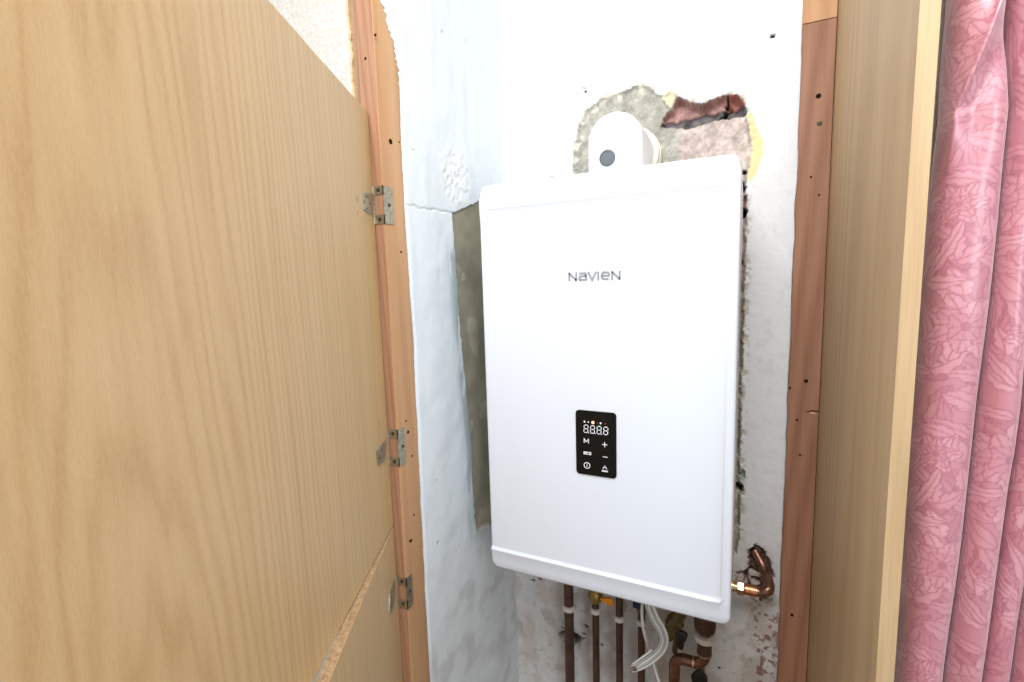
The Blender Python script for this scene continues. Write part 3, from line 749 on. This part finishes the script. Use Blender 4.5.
x1 = pipe_x(569.5); x2 = pipe_x(596); x3 = pipe_x(619.5); x4 = pipe_x(641.5)
vpipe(x1, yp, .011, ZO+.013, 'copper_old', 'thick tarnished copper pipe, leftmost under the boiler')
vpipe(x2, yp, .0078, ZO-.040, 'copper_old', 'thin tarnished copper pipe below the small brass valve')
vpipe(x3, yp, .0078, ZO+.013, 'copper_old', 'thin tarnished copper pipe third from left under the boiler')
vpipe(x4, yp, .0078, ZO-.03, 'copper_old', 'tarnished copper pipe crossed by the hanging white cables')
for xx, py, r, lab in ((x1, 607, .011, 'white pipe clip around the thick leftmost copper pipe'), (x2, 610, .0078, 'white pipe clip under the small brass valve'), (x3, 617.5, .0078, 'white pipe clip on the third pipe, right of the orange lever'), (x4, 621, .0078, 'white pipe clip partly behind the hanging white cable')):
    zc = at(0, 0, 1, yp)  # placeholder
    # height of the clip from its picture row at the pipe's distance
    zc = at(569 if xx == x1 else 596 if xx == x2 else 619 if xx == x3 else 640, py, 1, yp).z
    clip(xx, yp, r, zc, lab)
# small brass valve with orange lever over pipe 2
z2 = at(597, 601, 1, yp).z
vroot = thing('isolation_valve', (x2, yp, z2-.004), 'small brass valve with orange lever over the second pipe', 'valve')
bm = bmesh.new(); lathe(bm, (x2, yp, z2-.004), (0, 0, 1), [(0, .009), (.004, .0125), (.010, .0125), (.012, .016), (.020, .0165), (.024, .015), (.028, .013), (.07, .013)], 24); finish(bm, 'valve_body', M['yellow'], vroot)
lv = at(609, 601, 1, yp-.012)
bm = bmesh.new(); prism(bm, [(-.019, -.001), (-.010, -.004), (-.003, -.008), (.004, -.010), (.010, -.006), (.011, .003), (.006, .008), (-.004, .008), (-.010, .004), (-.019, .004)], (lv.x, yp-.010, lv.z), (1, 0, 0), (0, 0, 1), (0, -1, 0), .006, .0015)
tag(finish(bm, 'lever', M['orange'], vroot), 'orange plastic lever')
# blue-handled valve over pipe 4
z4 = at(637, 611, 1, yp-.02).z
vroot = thing('isolation_valve', (x4, yp, z4), 'brass valve with dark blue handle behind the hanging cables', 'valve')
bm = bmesh.new(); lathe(bm, (x4, yp, z4-.012), (0, 0, 1), [(0, .009), (.004, .012), (.012, .012), (.014, .015), (.028, .015), (.03, .012), (.08, .012)], 6); finish(bm, 'valve_body', M['brass_old'], vroot, angle=20)
b4 = at(637, 605, 1, yp-.022)
bm = bmesh.new(); box(bm, b4.x-.009, b4.x+.011, yp-.024, yp-.015, b4.z-.008, b4.z+.02, .002); tag(finish(bm, 'lever', M['blue'], vroot), 'dark blue plastic handle')
# slanting brass filling valve with a black lever
ya = .215
pA = at(668, 633, 1, ya); pB = at(682, 611, 1, ya)
vroot = thing('filling_valve', tuple(pA), 'slanting dull brass valve with black lever right of the cables', 'valve')
ax_ = (pB-pA).normalized(); Lh = (pB-pA).length
bm = bmesh.new(); lathe(bm, pA-ax_*.028, ax_, [(0, .007), (.004, .0105), (.018, .0105), (.020, .014), (.034, .014), (.036, .011), (.045, .0105), (.048, .017), (.066, .0175), (.070, .013), (.085, .012), (.10, .0125)], 8)
finish(bm, 'valve_body', M['brass_old'], vroot, angle=25)
p5 = at(676, 638, 1, ya)
bm = bmesh.new(); tube(bm, [pA+ax_*.012, p5+Vector((0, -.004, .004)), at(674, 655, 1, ya)+Vector((0, .01, 0))], .0055, 10, smooth=4); finish(bm, 'spindle', M['brass_old'], vroot)
pl0 = at(681, 640, 1, ya-.014)
bm = bmesh.new(); prism(bm, [(-.013, .012), (-.008, .018), (.006, .018), (.013, .014), (.010, .000), (.004, -.004), (.006, -.012), (.003, -.024), (-.005, -.022), (-.008, -.012), (-.010, .000)], pl0, (1, 0, 0), (0, 0, 1), (0, 1, 0), .007, .0018)
finish(bm, 'lever', M['black'], vroot)['label'] = 'black plastic lever'
pl1 = at(699, 677, 1, ya)
vroot = thing('drain_valve', (pl1.x, ya+.02, pl1.z-.03), 'black-levered valve at the bottom, right of the curved pipe', 'valve')
bm = bmesh.new(); prism(bm, [(-.010, -.03), (-.016, -.005), (-.008, .006), (-.003, .014), (.004, .012), (.009, .004), (.016, .000), (.017, -.03)], pl1, (1, 0, 0), (0, 0, 1), (0, 1, 0), .009, .002); finish(bm, 'lever', M['black'], vroot)
bm = bmesh.new(); tube(bm, [(pl1.x, ya+.008, pl1.z-.015), (pl1.x, YB+.004, pl1.z-.015)], .008, 14); finish(bm, 'valve_body', M['brass_old'], vroot)
# the thick pipe that swings left then down
yq = .205
g = lambda a, b: at(a, b, 1, yq)
t0 = g(712, 612)
qx = g(704.5, 648).x
zt1_ = g(704, 655).z
big = thing('copper_pipe', (qx, yq, 0), 'thick copper pipe bending left below the boiler then running down', 'pipe', 'copper pipes running down under the boiler')
xl_ = g(674.5, 672).x; zh = g(690, 661).z
rr = .0110; rbn = .020
pth = [(qx, yq, ZO+.012), (qx, yq, zh+rbn)]
for k in range(1, 9):
    t = math.radians(90*k/8); pth.append((qx-rbn*(1-math.cos(t)), yq, zh+rbn-rbn*math.sin(t)))
xs_ = xl_+rbn
for k in range(0, 9):
    t = math.radians(90*k/8); pth.append((xs_-rbn*math.sin(t), yq, zh-rbn*(1-math.cos(t))))
pth.append((xl_, yq, 0))
bm = bmesh.new(); tube(bm, pth, rr, 24); finish(bm, 'pipe_run', M['copper_mid'], big, angle=50)
zfa = g(706, 630).z
bm = bmesh.new(); lathe(bm, (qx, yq, zfa), (0, 0, 1), [(0, .0145), (.002, .0195), (.012, .0205), (.03, .0205), (.034, .017), (.09, .016)], 24)
tag(finish(bm, 'coupling', M['copper_old'], big, angle=40), 'dark tarnished copper coupling')
zfb = g(705, 646).z
bm = bmesh.new(); lathe(bm, (qx, yq, zfb-.012), (0, 0, 1), [(0, .0112), (.001, .0135), (.022, .0135), (.023, .0115)], 24); finish(bm, 'solder_sleeve', M['copper_old'], big)
bm = bmesh.new(); lathe(bm, (qx, yq, g(704, 653).z-.003), (0, 0, 1), [(0, .0113), (.0005, .0142), (.0045, .0142), (.005, .0113)], 24); finish(bm, 'solder_ring', M['steel'], big)
bm = bmesh.new(); xr_ = g(692.5, 661).x; lathe(bm, (xr_, yq, zh), (1, 0, 0), [(0, .0112), (.0005, .0124), (.003, .0124), (.0035, .0112)], 24); finish(bm, 'solder_ring', M['brass'], big)
zcl = g(705, 637).z
root = clip(qx, yq, .0155, zcl, 'broad white pipe clip on the thick pipe with coupling', .013)
# copper elbow on the right: brass nut, elbow, pipe back into the wall
yr = .235
a0 = at(732.5, 586, 1, yr); a1 = at(742, 588, 1, yr); a2 = at(768, 593, 1, yr+.002)
rt = thing('copper_elbow_pipe', (a1.x, yr, a1.z), 'bright copper elbow with brass nut entering the wall beside boiler', 'pipe')
zr_ = a1.z
e0 = Vector((a0.x, yr, a0.z)); ex = Vector((at(767, 594, 1, yr).x, yr, at(767, 594, 1, yr).z)); dx = (ex-e0).normalized()
up1 = at(763, 566, 1, YB-.006); up2 = at(755, 551, 1, YB+.012)
pth = catmull([e0+dx*.02, e0+dx*.045, ex-dx*.012, ex+Vector((.003, .003, .010)), up1+Vector((.006, -.004, -.014)), up1, up2], 8)
bm = bmesh.new(); tube(bm, pth, .0096, 20); finish(bm, 'elbow_pipe', M['copper_mid'], rt, angle=60)
bm = bmesh.new(); lathe(bm, e0+dx*.022, dx, [(0, .0097), (.001, .0106), (.007, .0106), (.0075, .0114), (.009, .0114), (.0095, .0106), (.018, .0106), (.0185, .0113), (.0205, .0113), (.021, .0098)], 20); tag(finish(bm, 'fitting', M['copper'], rt, angle=40), 'bright copper ribbed fitting')
bm = bmesh.new(); lathe(bm, e0-dx*.03, dx, [(0, .008), (.022, .008), (.023, .0105), (.034, .0105), (.035, .009), (.038, .009)], 20)
b2 = bmesh.new(); lathe(b2, e0+dx*.008, dx, [(0, .0115), (.0015, .0135), (.0115, .0135), (.013, .0115)], 6); merge(bm, b2)
tag(finish(bm, 'compression_nut', M['brass'], rt, angle=25), 'shiny brass compression nut')

# ------------------------------------------------------------------ cables
def px3(a, b, y): return at(a, b, 1, y)
bm = bmesh.new()
cp_ = [px3(643, 588, .14), px3(642.5, 602, .15), px3(642, 615, .155), px3(644, 632, .16), px3(650, 652, .165), px3(657, 676, .17), px3(664, 700, .175), px3(668, 760, .19)]
cp_.append(Vector((cp_[-1].x, .2, 0.02)))
tube(bm, cp_, .0030, 12, smooth=8)
tag(finish(bm, 'power_cable', M['cable'], origin=cp_[-1]), 'single white cable hanging from the boiler past the bundled loop', 'cable')
bun = thing('cord_bundle', tuple(px3(655, 640, .13)), 'looped bundle of grey and white cables below the boiler', 'cable bundle')
base = [(649, 592), (650, 606), (655, 619), (661, 629), (664, 639), (662, 648), (655, 656), (645, 663), (636, 668), (632, 668.5)]
for k, (ox, oy, mt) in enumerate([(-3.6, 1.6, 'cable_grey'), (-1.2, .4, 'cable'), (1.2, -.4, 'cable_grey'), (3.3, -1.6, 'cable')]):
    pts = []
    for i, (a, b) in enumerate(base):
        f = 1 if i < 8 else .75
        # offset across the run
        j0 = base[max(0, i-1)]; j1 = base[min(len(base)-1, i+1)]; tx, ty = j1[0]-j0[0], j1[1]-j0[1]; l_ = math.hypot(tx, ty)
        nx, ny = ty/l_, -tx/l_
        pts.append(px3(a+nx*ox*f, b+ny*ox*f, .13+.002*(k % 2)))
    bm = bmesh.new(); tube(bm, pts, .0026, 12, smooth=8); finish(bm, 'cable', M[mt], bun)
bm = bmesh.new(); q0 = px3(652, 650, .127); q1 = px3(640, 659, .127); tube(bm, [q0, q1, px3(633, 664, .13)], .0019, 10, smooth=5); finish(bm, 'cable', M['cable'], bun)
bm = bmesh.new(); e1 = px3(636.5, 667, .13); e2 = px3(630.5, 669.5, .131); dd_ = (e2-e1).normalized()
lathe(bm, e1, dd_, [(0, .0052), (.004, .0058), (.009, .0050), (.012, .0025)], 16); tag(finish(bm, 'taped_end', M['tape'], bun), 'brown taped end of the loop')

# ------------------------------------------------------------------ curtain
def damask():
    TW, TH = .150, .190; nx, ny = 380, 480
    u, v = np.meshgrid(np.linspace(0, TW, nx, endpoint=False), np.linspace(0, TH, ny, endpoint=False))
    tone = np.zeros(u.shape)
    rnd = random.Random(11)
    def leaf(cx, cy, ang, Lg, w, curve, lobes, lvl):
        nonlocal tone
        ca, sa = math.cos(ang), math.sin(ang)
        for ox in (-TW, 0, TW):
            for oy in (-TH, 0, TH):
                du = u-cx-ox; dv = v-cy-oy
                sel = (np.abs(du) < Lg*1.4) & (np.abs(dv) < Lg*1.4)
                if not sel.any(): continue
                a = du*ca+dv*sa; b = -du*sa+dv*ca; b = b-curve*a*a
                t = np.clip(a/Lg, 0, 1)
                wd = w*np.sin(np.pi*t**.75)**.7*(.78+.30*np.abs(np.sin(lobes*np.pi*t)))
                ins = sel & (a > 0) & (a < Lg) & (np.abs(b) < wd)
                e = wd-np.abs(b)
                val = np.full(u.shape, lvl)
                val = np.where(e < .0009, -.9, val)
                val = np.where(np.abs(b) < .00045, -.7, val)
                sv = np.abs(np.sin((a*.9-np.abs(b)*1.2)*lobes*np.pi/Lg))
                val = np.where((sv < .10) & (e > .0009), val-.7, val)
                tone = np.where(ins, val, tone)
    def flower(cx, cy, R, n0):
        for ring, (k, f, wv) in enumerate(((n0, 1.0, .40), (n0-1, .72, .36), (4, .42, .30))):
            for j in range(k):
                an = 2*math.pi*j/k+ring*.4+rnd.uniform(-.12, .12)
                leaf(cx+math.cos(an)*R*.08, cy+math.sin(an)*R*.08, an, R*f, R*wv*.8, rnd.uniform(-8, 8), 3, .75-.25*ring)
        leaf(cx-R*.12, cy, 0, R*.24, R*.12, 0, 1, -.5)
    def spray(cx, cy, ang, Lg, n):
        for j in range(n):
            t = j/(n-1); a = ang+.9*t; x_ = cx+math.cos(ang)*Lg*t; y_ = cy+math.sin(ang)*Lg*t
            for sgn in (-1, 1):
                leaf(x_, y_, a+sgn*(.95-.4*t), Lg*(.55-.18*t), Lg*.13, sgn*-14, 4, rnd.choice((.35, .55, .8)))
        leaf(cx, cy, ang+.2, Lg*1.15, Lg*.10, 6, 5, .7)
    for j in range(11):
        for k_ in range(9):
            leaf((j+.5*(k_ % 2))*TW/11*1.0+rnd.uniform(-.004, .004), k_*TH/9+rnd.uniform(-.004, .004), 1.57+rnd.uniform(-1.1, 1.1), rnd.uniform(.024, .040), rnd.uniform(.005, .0085), rnd.uniform(-22, 22), rnd.choice((2, 3, 4)), rnd.choice((-.25, .0, .3, .5)))
    for c_ in ((.02, .03, 1.3, .06), (.11, .02, 1.9, .05), (.06, .13, -.5, .055), (.13, .14, 2.5, .06), (.01, .10, .6, .05), (.09, .09, 4.2, .05), (.04, .17, 3.6, .045), (.14, .07, -1.2, .045)): spray(c_[0], c_[1], c_[2], c_[3], 3)
    flower(.040, .065, .026, 7); flower(.112, .155, .028, 8); flower(.118, .055, .017, 6); flower(.03, .155, .016, 6)
    return tone, TW, TH
tone, TW, TH = damask()
ZCu0, ZCu1 = .35, ZC-.05
XC0 = .3695
# rows
zc_rows = np.concatenate([np.linspace(.12, .95, 40)[:-1], np.arange(.95, 1.90, .0014), np.linspace(1.9, ZC-.06, 60)])
# arc parameter s = cloth position; x(s), y(s) from fold boundaries that shift with height
ns = np.concatenate([np.arange(0, 3.6, .0125), np.arange(3.6, 14.01, .05)])
S_, ZZ = np.meshgrid(ns, zc_rows)
YC = -.125
# fold boundaries (x) at three heights: measured
def bx(py, xsx): 
    return [at(a, py, 1, YC).x for a in xsx], at(xsx[0], py, 1, YC).z
rowsB = []
for py, xsx in [(0, (954, 1008, 1052, 1098, 1140)), (110, (945, 1013, 1050, 1092, 1130)), (220, (933, 1002, 1036, 1074, 1110)), (450, (914, 975, 1017, 1050, 1080)), (682, (900, 946, 983, 1013, 1040))]:
    xsv, _ = bx(py, xsx); zv = at(990, py, 1, YC).z; rowsB.append((zv, xsv))
rowsB.sort(key=lambda r: r[0])
bz = np.array([r[0] for r in rowsB])
nb = 15
BX = []
for k in range(nb):
    vals = []
    for r in rowsB:
        vals.append(r[1][k] if k < 5 else r[1][4]+(k-4)*(r[1][4]-r[1][0])/4)
    BX.append(np.interp(ZZ, bz, np.array(vals)))
BX = np.stack(BX, 0)
k0 = np.clip(np.floor(S_).astype(int), 0, nb-2); fr = S_-k0
ii, jj = np.indices(S_.shape)
xa_ = BX[k0, ii, jj]; xb_ = BX[k0+1, ii, jj]
wdt = xb_-xa_
ph_ = fr
# round fold: bulges to the room, deep valley at each boundary
bul = np.sin(np.pi*ph_)**.62
xx = xa_+wdt*(ph_-.085*np.sin(2*np.pi*ph_))
amp = np.where(k0 == 0, .036, .030)+.004*np.sin(k0*2.1)
yy = YC+.022-amp*bul
# top gather: a sharp ridge that leaves fold 1 towards the upper right
zt = at(990, 110, 1, YC).z; z00 = at(990, 0, 1, YC).z
ridx = np.interp(ZZ, [at(950, 155, 1, YC).z, at(951, 112, 1, YC).z, at(972, 55, 1, YC).z, at(996, 0, 1, YC).z, z00+.2], [at(948, 155, 1, YC).x, at(951, 112, 1, YC).x, at(974, 55, 1, YC).x, at(996, 0, 1, YC).x, at(1010, -60, 1, YC).x])
rf_ = sstep(at(950, 190, 1, YC).z, at(950, 120, 1, YC).z, ZZ)*(k0 == 0)
yy = yy-.012*rf_*np.exp(-np.abs(xx-ridx)/.006)+.006*rf_*np.exp(-((xx-ridx-.016)/.010)**2)
yy = yy+.004*(fbm(xx, ZZ*.35, 16, 3, 201)-.5)+.0012*np.sin(ZZ*23+S_*2)
xx = xx+.003*(fbm(S_*.2, ZZ, 7, 2, 203)-.5)*np.minimum(1, S_)
xx = np.maximum(xx, .3655)
# cloth coordinate for the pattern
su = np.concatenate([np.zeros((S_.shape[0], 1)), np.cumsum(np.hypot(np.diff(xx, axis=1), np.diff(yy, axis=1)), axis=1)], 1)
sm = su[len(zc_rows)//2][None, :].repeat(S_.shape[0], 0)
uu = (sm/(TW*1.3)) % 1; vv = (ZZ/(TH*1.3)+.37) % 1
def bil(T_, v_, u_):
    h_, w_ = T_.shape; a = v_*h_; b = u_*w_; i0 = np.floor(a).astype(int); j0 = np.floor(b).astype(int); fa = a-i0; fb = b-j0
    i0 %= h_; j0 %= w_; i1 = (i0+1) % h_; j1 = (j0+1) % w_
    return T_[i0, j0]*(1-fa)*(1-fb)+T_[i0, j1]*(1-fa)*fb+T_[i1, j0]*fa*(1-fb)+T_[i1, j1]*fa*fb
tone = (tone+np.roll(tone, 1, 0)+np.roll(tone, 1, 1)+np.roll(tone, (1, 1), (0, 1)))/4
ti = bil(tone, vv, uu)
basec = np.array([184., 119., 129.]); lt = np.array([202., 147., 154.]); dk = np.array([158., 90., 104.])
tp = np.clip(ti, 0, 1)[..., None]; tn = np.clip(-ti, 0, 1)[..., None]
CC = basec*(1-tp)+lt*tp; CC = CC*(1-tn)+dk*tn
CC = CC*(1+.03*(fbm(S_*4, ZZ, 50, 2, 207)[..., None]-.5))
mcu = newmat('pink_damask_satin', (200, 130, 145), .36, spec=.9, coat=.2)
a = N(mcu, 'ShaderNodeVertexColor', layer_name='Col'); L(mcu, a.outputs['Color'], bsdf(mcu).inputs['Base Color'])
bsdf(mcu).inputs['Sheen Weight'].default_value = .5; bsdf(mcu).inputs['Sheen Roughness'].default_value = .4
v = coords(mcu, (1, 1, .35)); bump(mcu, noise(mcu, v, 500, 3), .12, .0006)
o = gridmesh('curtain', np.stack([xx, yy, ZZ], -1), CC, mcu, 'thing')
so = o.modifiers.new('cloth', 'SOLIDIFY'); so.thickness = .0008; so.offset = 1
del o['kind']
tag(o, 'long pink damask satin curtain hanging in folds at the right edge', 'curtain')
# curtain rail it hangs from, above the frame
bm = bmesh.new(); tube(bm, [(.37, YC+.01, ZC-.055), (1.3, YC+.01, ZC-.055)], .008, 16); 
tag(finish(bm, 'curtain_rail', M['flue'], origin=(.8, YC+.01, ZC-.055)), 'white curtain rail above the pink curtain', 'rail')

# ------------------------------------------------------------------ light
w = bpy.data.worlds.new('world'); S.world = w; w.use_nodes = True
w.node_tree.nodes['Background'].inputs[0].default_value = (.86, .93, 1.0, 1); w.node_tree.nodes['Background'].inputs[1].default_value = .8
def area(name, loc, target, sx, sy, power, col=(1, 1, 1)):
    ld = bpy.data.lights.new(name, 'AREA'); ld.shape = 'RECTANGLE'; ld.size = sx; ld.size_y = sy; ld.energy = power; ld.color = col
    lo = bpy.data.objects.new(name, ld); COL.objects.link(lo); lo.location = loc
    lo.rotation_euler = (Vector(target)-Vector(loc)).to_track_quat('-Z', 'Y').to_euler(); return lo
area('ceiling_bounce', (.16, -.78, ZC-.05), (.14, -.35, 1.2), .8, .7, 36, (.95, .98, 1))
area('window_daylight', (1.5, -1.7, 1.9), (0, .1, 1.4), .9, 1.2, 15, (.88, .94, 1))
S.view_settings.view_transform = 'Standard'; S.view_settings.look = 'None'; S.view_settings.gamma = 1; S.view_settings.exposure = 0.0
S.view_settings.use_curve_mapping = False
S.cycles.max_bounces = 8
for ob in bpy.data.objects:
    if '_o' in ob: del ob['_o']
